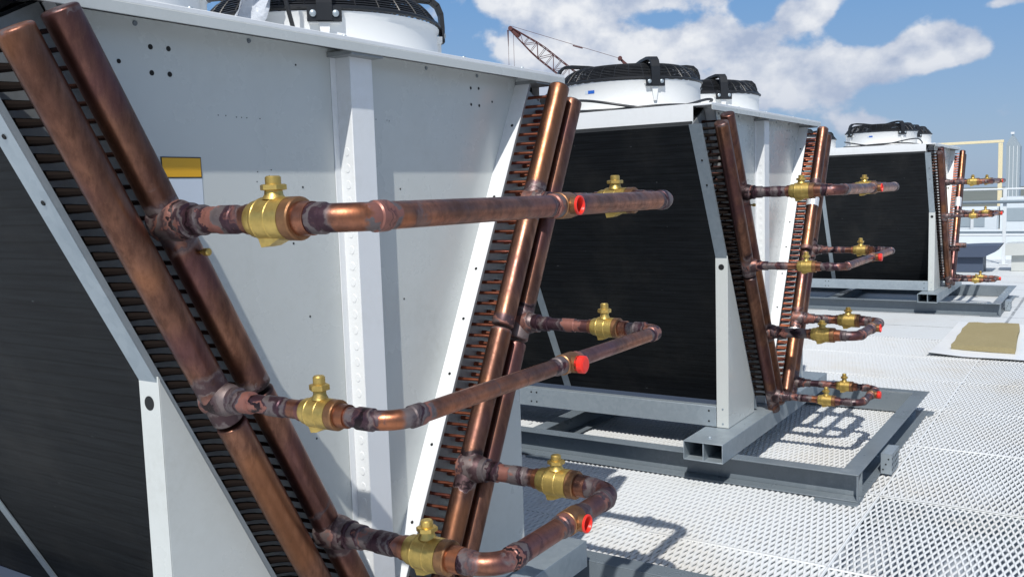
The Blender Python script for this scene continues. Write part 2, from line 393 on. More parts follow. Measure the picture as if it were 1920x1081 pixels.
def make_loop(root, k, jit=0.):
    w, z, r = LOOPS[k]; x = (A_IN if w == 'i' else A_OUT)(z); sc = 1.0 if r > .025 else .76
    rb = .072 if r > .025 else .062
    pts, mk, tot = path_bends([(-x, YH, z), (-x, YQ, z), (x, YQ, z), (x, YH, z)], rb)
    cum = [0.]
    for i in range(1, len(pts)): cum.append(cum[-1]+(pts[i]-pts[i-1]).length)
    tot = cum[-1]; xt = .045; st = (mk[1]+(x-rb)+xt) if False else None
    st = cum[min(range(len(pts)), key=lambda i: (pts[i]-Vector((xt, YQ, z))).length)]
    joints = [(0, .075, .010), (tot-.075, tot, .010), (.075, .115, .0045), (tot-.115, tot-.075, .0045),
              (.165, .215, .002), (tot-.215, tot-.165, .002),
              (mk[0]-.030, mk[0]+.008, .0032), (mk[1]-.008, mk[1]+.024, .0032),
              (tot-mk[1]-.024, tot-mk[1]+.008, .0032), (tot-mk[0]-.008, tot-mk[0]+.030, .0032), (st-.055, st+.055, .0035)]
    # resample so that sleeves get crisp steps
    S = sorted(set([round(c, 5) for c in cum]+[round(v, 5) for a, b, _ in joints for v in (a-.002, a+.001, b-.001, b+.002) if 0 < v < tot]))
    P2 = []; Rr = []; H = []
    j = 0
    for sv in S:
        while j < len(cum)-2 and cum[j+1] < sv: j += 1
        t = (sv-cum[j])/max(cum[j+1]-cum[j], 1e-9); P2.append(pts[j].lerp(pts[j+1], min(max(t, 0), 1)))
        dr = max([d for a, b, d in joints if a-.0005 <= sv <= b+.0005] or [0.])
        Rr.append(r+dr)
        h = 0.
        for a, b, d in joints:
            dd = 0 if a <= sv <= b else min(abs(sv-a), abs(sv-b)); amp = 1.0 if (sv < .2 or sv > tot-.2) else .8
            h = max(h, amp*math.exp(-(dd/.035)**2))
        if sv > mk[1] and sv < tot-mk[1]: h = max(h, .30)
        H.append(h)
    m = MB(); m.tube(P2, Rr, 28, heat=H)
    # side outlet of the tee, toward -y
    lp = m.build('pipe_loop', ['copper_pipe'], root, ang=30)
    # saddles on the headers
    for s in (-1, 1):
        q = MB(); q.tube([(s*x, YH+.02, z), (s*x, YH-.036, z), (s*x, YH-.050, z), (s*x, YH-.056, z)], [r+.019, r+.017, r+.013, r+.010], 28, heat=.95)
        q.build('saddle_collar', ['copper_header'], lp)
        make_valve(sc, 1, lp, s*x, z)
    t = MB(); t.tube([(xt-.030, YQ, z), (xt-.028, YQ, z), (xt+.028, YQ, z), (xt+.030, YQ, z)], [r+.004, r+.0062, r+.0062, r+.004], 24)
    t.rev(xt, z, [(YQ, .0228), (YQ-r-.018, .0228), (YQ-r-.0182, .0212), (YQ-r+.004, .0212)])
    t.build('tee_fitting', ['bronze'], lp)
    c = MB(); y0 = YQ-r-.012; ro = .0245
    if k in (2, 4):
        y1 = YQ-r-.012; ro = .0228; c.tube([(xt, y1, z), (xt, y1-.020, z), (xt, y1-.0215, z), (xt, y1-.0217, z)], [ro, ro, ro-.002, .016], 28)
        c.tube([(xt, y1-.0213, z), (xt, y1-.0225, z)], [.0165, .0165], 24)
    else:
        y1 = YQ-r-.0185; c.rev(xt, z, [(y1+.019, .0205), (y1, .0205), (y1, .0245), (y1-.0045, .0245), (y1-.0058, .0232), (y1-.0058, .0205), (y1-.004, .0192), (y1+.019, .0185), (y1+.020, .016)], 32, close=True)
    c.build('red_cap', ['red_plastic'], lp, label='flat red plug on the tee' if k == 2 else 'open red cup on the tee')
    return lp

def header_seg(root, s, which, z0, z1, rr=.0375):
    ax = A_IN if which == 'i' else A_OUT; n = 40
    P = []; Rd = []; H = []
    for i in range(n+1):
        z = z1+(z0-z1)*i/n; P.append((s*ax(z), YH, z)); Rd.append(rr)
        h = 0.
        for k, (w, zl, r) in LOOPS.items():
            if w == which: h = max(h, .85*math.exp(-((z-zl)/.075)**2))
        h = max(h, .75*math.exp(-((z-z0)/.03)**2), .5*math.exp(-((z-z1)/.02)**2), 0.); H.append(h)
    d = (Vector(P[1])-Vector(P[0])).normalized(); a = Vector(P[0]); b = Vector(P[-1])
    pre = [(a-d*.0065, rr*.30), (a-d*.0062, rr*.78), (a-d*.0048, rr*.91), (a-d*.002, rr*.985)]; post = [(b+d*.002, rr*.985), (b+d*.0048, rr*.91), (b+d*.0062, rr*.78), (b+d*.0065, rr*.3)]
    P = [p for p, _ in pre]+P+[p for p, _ in post]; Rd = [q for _, q in pre]+Rd+[q for _, q in post]; H = [.5]*4+H+[.8]*4
    m = MB(); m.tube(P, Rd, 32, heat=H)
    return m.build('header_pipe', ['copper_header'], root)

def feeder(which, s, k):
    zt = (1.955 if which == 'i' else 1.912)-.034*k
    x = s*(A_IN if which == 'i' else A_OUT)(zt)
    return x, zt
def feeder_mesh(m, x, z, dx=0., dz=0., fat=0.):
    if fat:
        m.tube([(x+fat, .004, z), (x+fat, -.020, z), (x+fat*.93, -.032, z), (x+fat*.7, -.038, z), (x+fat*.3, -.052, z), (x, -.075, z), (x, YH+.01, z)], [.0112, .0112, .0112, .0108, .0098, .0080, .0060], 9); return
    m.tube([(x+dx, .004, z+dz), (x+dx, -.018, z+dz), (x+dx, -.024, z+dz), (x+dx*.9, -.055, z+dz*.9), (x, -.085, z), (x, YH+.01, z)], [.0078, .0078, .0058, .0055, .0052, .0052], 8, cap=True)

def channel(m, p, q, opn, h=.144, fl=.092, t=.006, z0=0., web_in=.0):
    """steel channel along p-q (xy), web upright, both flanges toward opn (unit xy vector)"""
    p = Vector((*p, 0)); q = Vector((*q, 0)); o = Vector((*opn, 0))
    def slab(a0, a1, zz0, zz1):
        vs = []
        for zz in (zz0, zz1):
            for e in (p+o*a0, q+o*a0, q+o*a1, p+o*a1): vs.append((e.x, e.y, zz))
        m.add(vs, [(0,1,2,3),(7,6,5,4),(0,4,5,1),(1,5,6,2),(2,6,7,3),(3,7,4,0)])
    slab(0, t, z0+t+.0005, z0+h-t-.0005)
    slab(0, fl, z0+h-t, z0+h)
    slab(0, fl, z0, z0+t)
    return m

def fix_normals(o):
    import bmesh
    bm = bmesh.new(); bm.from_mesh(o.data); bmesh.ops.recalc_face_normals(bm, faces=bm.faces); bm.to_mesh(o.data); bm.free(); return o

def make_fan(root, cx, cy, sticker=False):
    m = MB(); z0 = 2.0445; n = 64
    outer = [(.462, z0), (.458, z0+.006), (.432, z0+.012), (.422, z0+.03), (.418, z0+.150), (.424, z0+.160), (.426, z0+.170), (.418, z0+.172), (.408, z0+.165), (.405, z0+.03), (.405, z0-.02)]
    vs = [(cx+r*math.cos(2*math.pi*k/n), cy+r*math.sin(2*math.pi*k/n), z) for r, z in outer for k in range(n)]
    fs = [(i*n+k, i*n+(k+1)%n, (i+1)*n+(k+1)%n, (i+1)*n+k) for i in range(len(outer)-1) for k in range(n)]
    m.add(vs, fs)
    for q in range(4):                                # rib under each bracket
        a = R(45+90*q); ca, sa = math.cos(a), math.sin(a)
        def P(r, t, z): return (cx+r*ca-t*sa, cy+r*sa+t*ca, z)
        for (w0, w1, za, zb) in ((.050, .058, z0+.128, z0+.150), (.008, .018, z0+.055, z0+.128)):
            v = [P(.412, -w0, za), P(.412, w0, za), P(.434, w0, za), P(.434, -w0, za), P(.412, -w1, zb), P(.412, w1, zb), P(.434, w1, zb), P(.434, -w1, zb)]
            m.add(v, [(0,3,2,1),(4,5,6,7),(0,1,5,4),(1,2,6,5),(2,3,7,6),(3,0,4,7)])
    fan = m.build('fan_shroud', ['fan_white'], root)
    zt = z0+.172
    # guard: wire rings on a shallow dome with radial wires, black
    g = MB()
    def gz(r): return zt+.008+.092*max(0., 1-(max(r-.30, 0)/.125)**2.2)
    for r in [.424, .420, .415, .409, .402, .394, .385, .375, .364, .352, .338, .322, .304, .284, .262, .238, .214, .190, .166, .142]:
        ring = [(cx+r*math.cos(2*math.pi*k/40), cy+r*math.sin(2*math.pi*k/40), gz(r)) for k in range(41)]
        g.tube(ring, .0034, 4, cap=False)
    for k in range(32):
        a = 2*math.pi*k/32+.05; g.tube([(cx+r*math.cos(a), cy+r*math.sin(a), gz(r)+.002) for r in (.13, .22, .30, .34, .37, .39, .405, .416, .424)], .0026, 4, cap=False)
    g.tube([(cx+.427*math.cos(2*math.pi*k/48), cy+.427*math.sin(2*math.pi*k/48), zt+.008) for k in range(49)], .0075, 6, cap=False)
    g.build('fan_guard', ['black_plastic'], fan)
    # motor under the guard and its plate
    mo = MB(); mo.tube([(cx, cy, z0+.0), (cx, cy, z0+.17), (cx, cy, z0+.19), (cx, cy, zt+.104), (cx, cy, zt+.110)], [.10, .10, .115, .115, .10], 32)
    mo.build('fan_motor', ['black_plastic'], fan)
    # impeller
    im = MB()
    for b in range(5):
        a0 = 2*math.pi*b/5+.3; grid = []
        for i in range(7):
            r = .10+.29*i/6
            for j in range(5):
                a = a0+(j-2)*.16*(1-.25*i/6)+.25*i/6; zz = z0+.085+(j-2)*.024*(1-.35*i/6)
                grid.append((cx+r*math.cos(a), cy+r*math.sin(a), zz))
        top = [(x, y, z+.005) for x, y, z in grid]; v = grid+top; f = []
        for i in range(6):
            for j in range(4):
                q = i*5+j; f.append((q, q+5, q+6, q+1)); f.append((q+35, q+36, q+41, q+40))
        for i in range(6): f += [(i*5, i*5+35, i*5+40, i*5+5), (i*5+4, i*5+9, i*5+44, i*5+39)]
        for j in range(4): f += [(j, j+1, j+36, j+35), (30+j, 65+j, 66+j, 31+j)]
        im.add(v, f)
    im.build('impeller', ['black_plastic'], fan)
    for q in range(4):
        a = R(45+90*q); ca, sa = math.cos(a), math.sin(a); b = MB()
        def P(r, t, z): return (cx+r*ca-t*sa, cy+r*sa+t*ca, z)
        def B(r0, r1, t0, t1, za, zb): b.add([P(r0,t0,za),P(r1,t0,za),P(r1,t1,za),P(r0,t1,za),P(r0,t0,zb),P(r1,t0,zb),P(r1,t1,zb),P(r0,t1,zb)], [(0,3,2,1),(4,5,6,7),(0,1,5,4),(1,2,6,5),(2,3,7,6),(3,0,4,7)])
        B(.4345, .441, -.055, .055, z0+.132, z0+.182)
        # arched arm: a flat band rising from the bracket, over the rim, in to the motor
        arm = [(.448, z0+.135), (.449, z0+.19), (.446, z0+.24), (.432, z0+.275), (.405, z0+.297), (.36, z0+.302), (.26, z0+.298), (.17, z0+.288), (.11, z0+.284)]
        hw = .025
        for i in range(len(arm)-1):
            (r0, za), (r1, zb) = arm[i], arm[i+1]; dr, dz = r1-r0, zb-za; L = math.hypot(dr, dz); nr, nz = dz/L*.016, -dr/L*.016
            b.add([P(r0,-hw,za),P(r0,hw,za),P(r1,hw,zb),P(r1,-hw,zb),P(r0-nr,-hw,za-nz),P(r0-nr,hw,za-nz),P(r1-nr,hw,zb-nz),P(r1-nr,-hw,zb-nz)], [(0,1,2,3),(7,6,5,4),(0,3,7,4),(1,5,6,2),(0,4,5,1),(3,2,6,7)])
        fix_normals(b.build('guard_arm', ['black_plastic'], fan))
        for t in (-.036, .036):
            bb = MB(); bb.tube([P(.441, t, z0+.157), P(.446, t, z0+.157), P(.449, t, z0+.157)], [.011, .011, .007], 12); bb.build('bolt', ['galvanised'], fan)
    if sticker:
        st = MB(); vs = []; n = 6; r = .4205
        for zz in (z0+.110, z0+.128):
            for i in range(n+1):
                a = R(178)-i/n*.15; vs.append((cx+r*math.cos(a), cy+r*math.sin(a), zz))
        st.add(vs, [(i, i+1, n+2+i, n+1+i) for i in range(n)], 0)
        for i in range(4, n): st.mi[i] = 1
        st.mi[5] = 1; st.build('maker_sticker', ['blue_label', 'pale_label'], fan)
    return fan

def make_cooler():
    root = empty('dry_cooler')
    # ---- coils
    for s in (-1, 1):
        q = MB()
        poly = [(s*(Xo(.27)), .27), (s*Xo(1.93), 1.93), (s*(Xo(1.93)-.2), 2.034), (s*(Xi(.31)+.004), .31), (s*.004, .27)]
        q.prism(poly, .004, LEN-.004); c = fix_normals(q.build('coil', ['coil_fins'], root, smooth=False))
        # end casing (tube sheet)
        e = MB(); e.prism([(s*(Xo(.275)-.006), .275), (s*(Xo(1.925)-.006), 1.925), (s*(Xo(1.93)-.197), 2.026), (s*(Xi(.33)+.010), .33), (s*.012, .275)], -.003, .0035)
        fix_normals(e.build('tube_sheet', ['tube_sheet'], c, smooth=False))
        # outer corner strip: lies on the coil face, folds round the end
        def strip(y0, y1, za, zb, off, th, name, m_, par=c, fn=Xo, sg=1):
            b = MB(); P = []
            for z, o in ((za, 0), (zb, 0), (zb, 1), (za, 1)):
                xx = fn(z)+sg*(off+(th if o else 0)); P.append((s*xx, z))
            b.prism(P, y0, y1); return fix_normals(b.build(name, [m_], par, smooth=False))
        strip(-.060, .004, .262, 1.935, .001, .003, 'corner_strip', 'galvanised')
        strip(-.0605, -.0575, .262, 1.935, -.014, .0145, 'corner_lip', 'galvanised')
        strip(1.222, 1.272, .27, 1.93, .003, .004, 'joint_strip', 'galvanised')
        strip(LEN-.06, LEN+.003, .27, 1.93, .0015, .003, 'corner_strip', 'galvanised')
        # inner flange beside the end plate
        strip(-.062, .001, .30, 2.026, .0, .003, 'inner_flange', 'white_paint', root, Xi, -1)
        strip(-.0615, -.059, .30, 2.026, -.012, .0115, 'inner_lip', 'tube_sheet', c, Xi, -1)
        # screws on strips
        for z in (.60, .82, 1.03, 1.20, 1.36, 1.6, 1.85):
            b = MB(); nrm = Vector((-s*CS, 0, SN)); p0 = Vector((s*(Xi(z)-.0035), -.034, z)); b.tube([p0, p0+nrm*.0025], [.0055, .004], 10); b.build('screw', ['dark_hole'], root)
        for z in (1.75, 1.62, 1.18):
            b = MB(); nrm = Vector((s*CS, 0, -SN)); p0 = Vector((s*(Xo(z)+.0045), -.030, z)); b.tube([p0, p0+nrm*.002], [.006, .005], 10); b.build('screw', ['dark_hole'], root)
        # headers, two circuits per coil
        header_seg(root, s, 'i', 1.178, 1.983); header_seg(root, s, 'i', .275, 1.158, .036)
        header_seg(root, s, 'o', 1.118, 1.936); header_seg(root, s, 'o', .250, 1.099, .036)
    # ---- feeder tubes: the two rows that show are separate parts, the rest one
    rest = MB(); meshes = {}
    for s in (-1, 1):
        for wch in ('i', 'o'):
            for k in range(50):
                x, z = feeder(wch, s, k)
                if z < .33: continue
                main = (wch == 'o' and s < 0) or (wch == 'i' and s > 0)
                if main and k < 50:
                    if (s,) not in meshes:
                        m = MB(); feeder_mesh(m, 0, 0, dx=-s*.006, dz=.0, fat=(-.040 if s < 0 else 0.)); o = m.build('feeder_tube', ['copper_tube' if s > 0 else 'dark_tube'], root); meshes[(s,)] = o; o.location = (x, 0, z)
                    else:
                        o = meshes[(s,)].copy(); col.objects.link(o); o.location = (x, 0, z)
                else:
                    n0 = len(rest.mi); feeder_mesh(rest, x, z, dx=s*(.004 if wch == 'i' else -.004))
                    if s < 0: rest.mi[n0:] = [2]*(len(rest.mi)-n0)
        # return bends of the middle rows
        for k in range(25):
            for off in ((.105,) if s < 0 else ()):
                z = 1.90-.068*k-off*.3
                if z < .36: continue
                x = Xo(z)-off-.02; pts = []
                for i in range(7):
                    t = math.pi*i/6; dz = -.017*math.cos(t); pts.append((s*(x+TN*dz), -.004-.030*math.sin(t)-.004, z+dz))
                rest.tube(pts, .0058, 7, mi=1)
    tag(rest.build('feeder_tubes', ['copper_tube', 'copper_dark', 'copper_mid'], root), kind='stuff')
    for k in LOOPS:
        make_loop(root, k)
    # small service valve by the front header
    v = MB(); v.tube([(-.69, YH-.020, 1.505), (-.69, YH-.045, 1.505), (-.69, YH-.047, 1.505), (-.69, YH-.060, 1.505), (-.69, YH-.062, 1.505)], [.005, .005, .0085, .0085, .006], 12); v.build('service_port', ['brass'], root)
    # ---- end plates
    for yy, sg in ((0, -1), (LEN, 1)):
        zt, zb = 2.026, .252; p = MB()
        y0, y1 = (yy-.0015, yy+.0012)
        p.prism([(-Xi(zt), zt), (Xi(zt), zt), (Xi(.42)+.0, .42), (.10, .30), (.10, zb), (-.10, zb), (-.10, .30), (-Xi(.42), .42)], y0, y1)
        pl = fix_normals(p.build('end_plate', ['panel_paint'], root, smooth=False))
        cx0, cx1, dep = -.052, .040, .056; s2 = -sg
        ya, yb = (yy-dep, yy-.0017) if sg < 0 else (yy+.0017, yy+dep)
        c = MB(); t = .0025
        c.box(cx0, cx1, *( (ya, ya+t) if sg < 0 else (yb-t, yb) ), zb, 2.006)
        c.box(cx0, cx0+t, ya+t, yb, zb, 2.006); c.box(cx1-t, cx1, ya+t, yb, zb, 2.006)
        f0, f1 = (yb-t, yb) if sg < 0 else (ya, ya+t)
        c.box(cx0-.022, cx0, f0, f1, zb, 2.004); c.box(cx1, cx1+.015, f0, f1, zb, 2.004)
        if sg < 0:
            z = 1.74
            while z > .35:
                P = [(cx0-.0011, yy-.030+.0095*math.cos(a*math.pi/7), z+.0125*math.sin(a*math.pi/7)) for a in range(14)]
                o0 = [(cx0+.0005, y, zz) for _, y, zz in P]
                c.add(o0+P, [tuple(range(14, 28))]+[(i, (i+1)%14, 14+(i+1)%14, 14+i) for i in range(14)]); z -= .046
        fix_normals(c.build('centre_column', ['white_paint'], pl, bev=.0009))
        if sg < 0:
            hl = [(-.732,1.925,.0052),(-.649,1.965,.0062),(-.601,1.966,.0062),(-.650,1.907,.0062),(-.602,1.908,.0062),(-.203,1.968,.0028),
                  (.602,1.969,.005),(.649,1.971,.005),(.601,1.914,.005),(.649,1.913,.005),(.729,1.931,.004),(.208,1.634,.003),(.203,1.295,.003),
                  (-.201,1.644,.003),(-.200,1.292,.003),(-.246,1.495,.003),(.2,.95,.003),(-.2,.95,.003)]
            for x, z, r in hl:
                h = MB(); h.tube([(x, -.0015, z), (x, -.0022, z)], [r, r], 14); h.build('bolt_hole', ['dark_hole'], pl)
            h = MB()
            for x, z in [(-.47,1.822),(-.447,1.822),(-.414,1.82),(-.398,1.82),(-.381,1.82),(-.338,1.82),(-.356,1.685),(-.31,1.69),(-.318,1.675),(-.31,1.65),(-.36,1.66),(.11,1.84),(.16,1.84),(.17,1.838),(.10,1.70),(.10,1.685),(.10,1.66)]:
                h = MB(); h.tube([(x, -.0015, z), (x, -.002, z)], [.0016, .0016], 8); h.build('pin_hole', ['dark_hole'], pl)
            l = MB(); l.box(-.643, -.531, -.0032, -.0016, 1.670, 1.719, 0); l.box(-.6405, -.5335, -.0038, -.00325, 1.6725, 1.7165, 1)
            l.build('warning_label', ['label_ink', 'yellow_label'], pl, smooth=False)
            l = MB(); l.box(-.640, -.531, -.0027, -.0016, 1.600, 1.668, 0); l.build('data_label', ['pale_label'], pl, smooth=False)
    # ---- hood
    h = MB()
    h.box(-1.05, 1.075, -.100, LEN+.1, 2.032, 2.044)
    h.box(-1.049, 1.074, -.102, -.0985, 2.006, 2.0318, 1); h.box(-1.049, 1.074, LEN+.0985, LEN+.102, 2.006, 2.0318)
    hood = h.build('hood', ['white_paint', 'panel_paint'], root, bev=.0015)
    for s in (-1, 1):
        f = MB(); xs = s*1.053
        f.box(min(xs, xs+s*.003), max(xs, xs+s*.003), .0, LEN, 1.944, 2.0435)
        f.box(min(s*1.008, s*1.0525), max(s*1.008, s*1.0525), .0, LEN, 1.941, 1.9435)
        f.build('fascia', ['white_paint'], hood, bev=.001)
        f = MB(); f.box(min(s*1.0575, s*1.06), max(s*1.0575, s*1.06), .0, LEN, 1.934, 1.950); f.build('drip_edge', ['galvanised'], hood)
        k = MB(); k.prism([(s*1.052, 1.945), (s*1.052, 2.031), (s*.93, 2.031)], .03, .033); fix_normals(k.build('hood_gap_shade', ['black_plastic'], hood, smooth=False))  # black triangle stands in for the shade inside the open hood end
    # raised deck rim around the fans, rim screws
    for x in (-.685, -.36, .36, .64):
        b = MB(); b.tube([(x, -.0016, 2.0125), (x, -.005, 2.0125)], [.0065, .005], 10); b.build('screw', ['frame_paint'], root)
    for x in (-.6, -.1, .45, .8):
        b = MB(); b.tube([(x, -.085, 2.0435), (x, -.085, 2.049)], [.008, .006], 10); b.build('screw', ['galvanised'], root)
    for x, y0 in ((-.085, 0), (.88, 0)):
        b = MB(); b.box(x, x+.13, -.095, -.003, 2.0, 2.012); b.build('rim_bracket', ['tube_sheet'], root)
    # ---- fans
    for cx in (-.54, .54):
        for cy in (.61, 1.86): make_fan(root, cx, cy, sticker=(cx < 0 and cy < 1))
    # ---- support legs (triangular side plates)
    for s in (-1, 1):
        for yy in (0, LEN):
            xo = .733 if s < 0 else .752; g = MB(); y0, y1 = (-.064, -.061) if yy == 0 else (LEN+.061, LEN+.064)
            zt = 1.228; P = [(s*xo, .2525), (s*xo, zt), (s*(Xo(zt-.02)), zt-.012), (s*(Xo(.36)+.006), .36), (s*(Xo(.36)+.004), .2525)]
            g.prism(P, y0, y1)
            g.box(*sorted((s*xo, s*(xo+.003))), *( (-.064, .006) if yy == 0 else (LEN-.006, LEN+.064)), .2525, zt)
            lg = fix_normals(g.build('support_leg', ['panel_paint'], root, bev=.0012))
            if yy == 0:
                h = MB(); h.tube([(s*(xo+.0030), -.028, 1.165), (s*(xo+.0040), -.028, 1.165)], [.0165, .0165], 20); h.build('lifting_hole', ['dark_hole'], lg)
                for dz in (.275, .36):
                    h = MB(); h.tube([(s*(xo+.003), -.03, dz), (s*(xo+.0055), -.03, dz)], [.006, .005], 10); h.build('rivet', ['galvanised'], lg)
    # ---- galvanised long beams and tray
    for s in (-1, 1):
        b = MB(); xs = s*.7395
        b.box(*sorted((xs, xs+s*.003)), .0065, LEN-.0065, .2565, .372); b.box(*sorted((s*.69, s*.739)), .0065, LEN-.0065, .3685, .372); b.box(*sorted((s*.69, s*.739)), .0065, LEN-.0065, .2565, .260)
        bm = b.build('long_beam', ['galvanised'], root, bev=.001)
        for y in (1.20, 1.24, .05):
            for z in (.285, .345): h = MB(); h.tube([(xs+s*.003, y, z), (xs+s*.0038, y, z)], [.006, .006], 10); h.build('beam_hole', ['dark_hole'], bm)
    t = MB(); t.box(-.40, .40, .02, LEN-.02, .256, .262); t.box(-.40, -.396, .02, LEN-.02, .262, .325); t.box(.396, .40, .02, LEN-.02, .262, .325)
    t.build('shaded_drip_tray', ['shade_navy'], root)  # navy colour and rims stand in for the shaded coil bottom
    # ---- hollow cross beams
    for y0, y1 in ((-.15, .072), (LEN-.072, LEN+.15)):
        b = MB(); x0, x1, z0, z1, t = -1.07, 1.07, .1455, .250, .005
        b.box(x0, x1, y0, y1, z1-t, z1); b.box(x0, x1, y0, y1, z0, z0+t)
        for a in (y0, y1-t): b.box(x0, x1, a, a+t, z0+t, z1-t)
        ym = (y0+y1)/2; b.box(x0+.004, x1-.004, ym-.003, ym+.003, z0+t, z1-t)
        bm = b.build('cross_beam', ['galvanised'], root, bev=.0012)
        if y0 < 0:
            c = MB(); c.tube([(-.97, -.04, .250), (-.97, -.04, .256), (-.97, -.04, .262)], [.012, .012, .005], 6)
            for x in (-.52, -.60): c.tube([(x, -.11, .2502), (x, -.11, .252)], [.006, .006], 8)
            c.build('bolt', ['galvanised'], bm)
    return root

def make_base(off):
    root = empty('base_frame')
    x0, x1, y0, y1 = -.844, 1.127, -.719, 3.25
    b = MB(); channel(b, (x0, y0-.092), (x0, y1), (-1, 0)); fix_normals(b.build('frame_rail', ['frame_paint'], root, bev=.001))
    b = MB(); channel(b, (x1, y0+.001), (x1, y1), (1, 0)); fix_normals(b.build('frame_rail', ['frame_paint'], root, bev=.001))
    b = MB(); channel(b, (x0+.001, y0), (x1+.092, y0), (0, -1), h=.1435); fix_normals(b.build('frame_rail', ['frame_paint'], root, bev=.001))
    b = MB(); channel(b, (x0-.092, y1+.001), (x1+.092, y1+.001), (0, 1), h=.1435); fix_normals(b.build('frame_rail', ['frame_paint'], root, bev=.001))
    for y in (1.19, 2.3):
        b = MB(); channel(b, (x0+.007, y), (x1-.001, y), (0, -1), h=.136); fix_normals(b.build('cross_member', ['frame_paint'], root, bev=.001))
    b = MB(); b.box(x0-.0915, x0-.078, y0-.091, y0-.083, .007, .1365)
    b.build('corner_stiffener', ['frame_paint'], root)
    for (xa, xb, ya, yb) in ((x0-.14, x0+.02, y0-.097, y0+.12), (x1-.02, x1+.12, y0-.125, y0+.02), (x0-.13, x0, .9, 1.15)):
        b = MB(); b.box(xa, xb, ya, yb, -.010, -.001); b.build('foot_plate', ['frame_paint'], root, bev=.001)
    # perforated clip hung on the end rail
    c = MB(); xa = .02
    c.box(-.40, -.20, y0-.150, y0-.1475, .006, .12); c.box(-.40, -.20, y0-.1475, y0-.093, .1175, .12); c.box(-.40, -.3975, y0-.1475, y0-.093, .006, .1175)
    cl = c.build('perforated_clip', ['galvanised'], root)
    for i in range(5):
        for j in range(3): h = MB(); h.tube([(-.38+.04*i, y0-.150, .03+.03*j), (-.38+.04*i, y0-.1506, .03+.03*j)], [.008, .008], 8); h.build('clip_hole', ['dark_hole'], cl)
    for i in range(3): h = MB(); h.tube([(-.4, y0-.105-.014*i, .03+.03*i), (-.4006, y0-.105-.014*i, .03+.03*i)], [.005, .005], 8); h.build('clip_hole', ['dark_hole'], cl)
    return root

S2, S3, D3 = 3.6632, 11.019, .033
c1 = make_cooler()
tag(c1, 'nearest V-shaped rooftop cooler filling the left, yellow sticker on its pale end plate', 'cooling unit', 'V-shaped rooftop coolers in a row')
c2 = copy_tree(c1)
tag(c2, 'middle V-shaped rooftop cooler with silver tape bands on its far copper header', 'cooling unit', 'V-shaped rooftop coolers in a row'); c2.location = (S2, .005, 0)
skip = [o for o in c1.children if o.name.startswith('pipe_loop')][2:3]
c3 = copy_tree(c1, None, skip)
tag(c3, 'farthest V-shaped rooftop cooler, small beyond the middle one, one pipe loop still missing', 'cooling unit', 'V-shaped rooftop coolers in a row'); c3.location = (S3, D3, 0)
# stickers exist on the nearest unit only
for c in (c2, c3):
    for o in list(c.children_recursive):
        if o.name.startswith(('warning_label', 'data_label')): bpy.data.objects.remove(o)
for s in (-1, 1):
    z = LOOPS[3][1]; x = A_IN(z); m = MB()
    m.tube([(s*x, YH, z), (s*x, YH-.14, z), (s*x, YH-.142, z), (s*x, YH-.13, z)], [.034, .034, .028, .027], 20, heat=.6)
    m.build('pipe_stub', ['copper_header'], c3, label='short open copper stub')
def band(root, s, which, z, h, rr=.0405):
    ax = A_IN if which == 'i' else A_OUT; m = MB(); m.tube([(s*ax(z+h/2), YH, z+h/2), (s*ax(z-h/2), YH, z-h/2)], [rr, rr], 28, cap=False); m.build('foil_tape', ['foil'], root)
band(c2, 1, 'i', 1.485, .055); band(c2, 1, 'i', .660, .045, .0385); band(c3, 1, 'i', 1.30, .12)

b1 = make_base(0); tag(b1, 'grey steel base frame in the bottom right corner under the nearest cooler', 'steel frame', 'grey steel base frames')
b2 = copy_tree(b1); b2.location = (S2, .005, 0); tag(b2, 'grey steel base frame lying on the white mesh under the middle cooler', 'steel frame', 'grey steel base frames')
b3 = copy_tree(b1); b3.location = (S3, D3, 0); tag(b3, 'small distant grey steel base frame under the farthest cooler', 'steel frame', 'grey steel base frames')

# ---- cables lying round the foot of the fan shrouds
def cable(off, phase, nm, label, w1=.045, w2=.0):
    m = MB()
    for ph, amp in ((0., 1.), (1.9, .55)):
        P = []
        for i in range(70):
            a = R(128+i*2.5); r = .476+.010*math.sin(3.1*i/10+ph); z = 2.0525+max(0, amp*.034*(1+math.sin(i/8.2+ph+phase)))*(1 if ph == 0 else .5)
            P.append((off[0]-.54+r*math.cos(a), off[1]+.61+r*math.sin(a), z))
        m.tube(P, .0075, 8)
    tag(m.build(nm, ['cable_rubber']), label, 'cable', 'fan cables on the cooler roofs')
cable((S2, .005), 0, 'power_cable', 'black cable looped round the white fan base of the middle cooler')
cable((S3, D3), 2, 'power_cable', 'thin black cable round the white fan base of the farthest cooler')
# loose things on the nearest roof
m = MB()
def chn(cx, cy, L, a):
    ca, sa = math.cos(a), math.sin(a)
    for (t0, t1, z0, z1) in ((-.03, -.027, 2.046, 2.098), (.027, .03, 2.046, 2.098), (-.027, .027, 2.046, 2.049)):
        v = [(cx+l*ca-t*sa, cy+l*sa+t*ca, z) for z in (z0, z1) for l, t in ((0, t0), (L, t0), (L, t1), (0, t1))]
        m.add(v, [(0,3,2,1),(4,5,6,7),(0,1,5,4),(1,2,6,5),(2,3,7,6),(3,0,4,7)])
    m.add([(cx+l*ca-t*sa, cy+l*sa+t*ca, z) for z in (2.094, 2.0985) for l, t in ((0, -.034), (L, -.034), (L, .034), (0, .034))], [(0,3,2,1),(4,5,6,7),(0,1,5,4),(1,2,6,5),(2,3,7,6),(3,0,4,7)])
chn(-.19, .205, .115, R(18)); chn(-.06, .175, .09, R(20))
tag(m.build('cable_tray', ['frame_paint'], bev=.001), 'two short grey metal trunking lengths on the nearest cooler roof beside the white fan', 'trunking')
m = MB(); n = 14; vs = []
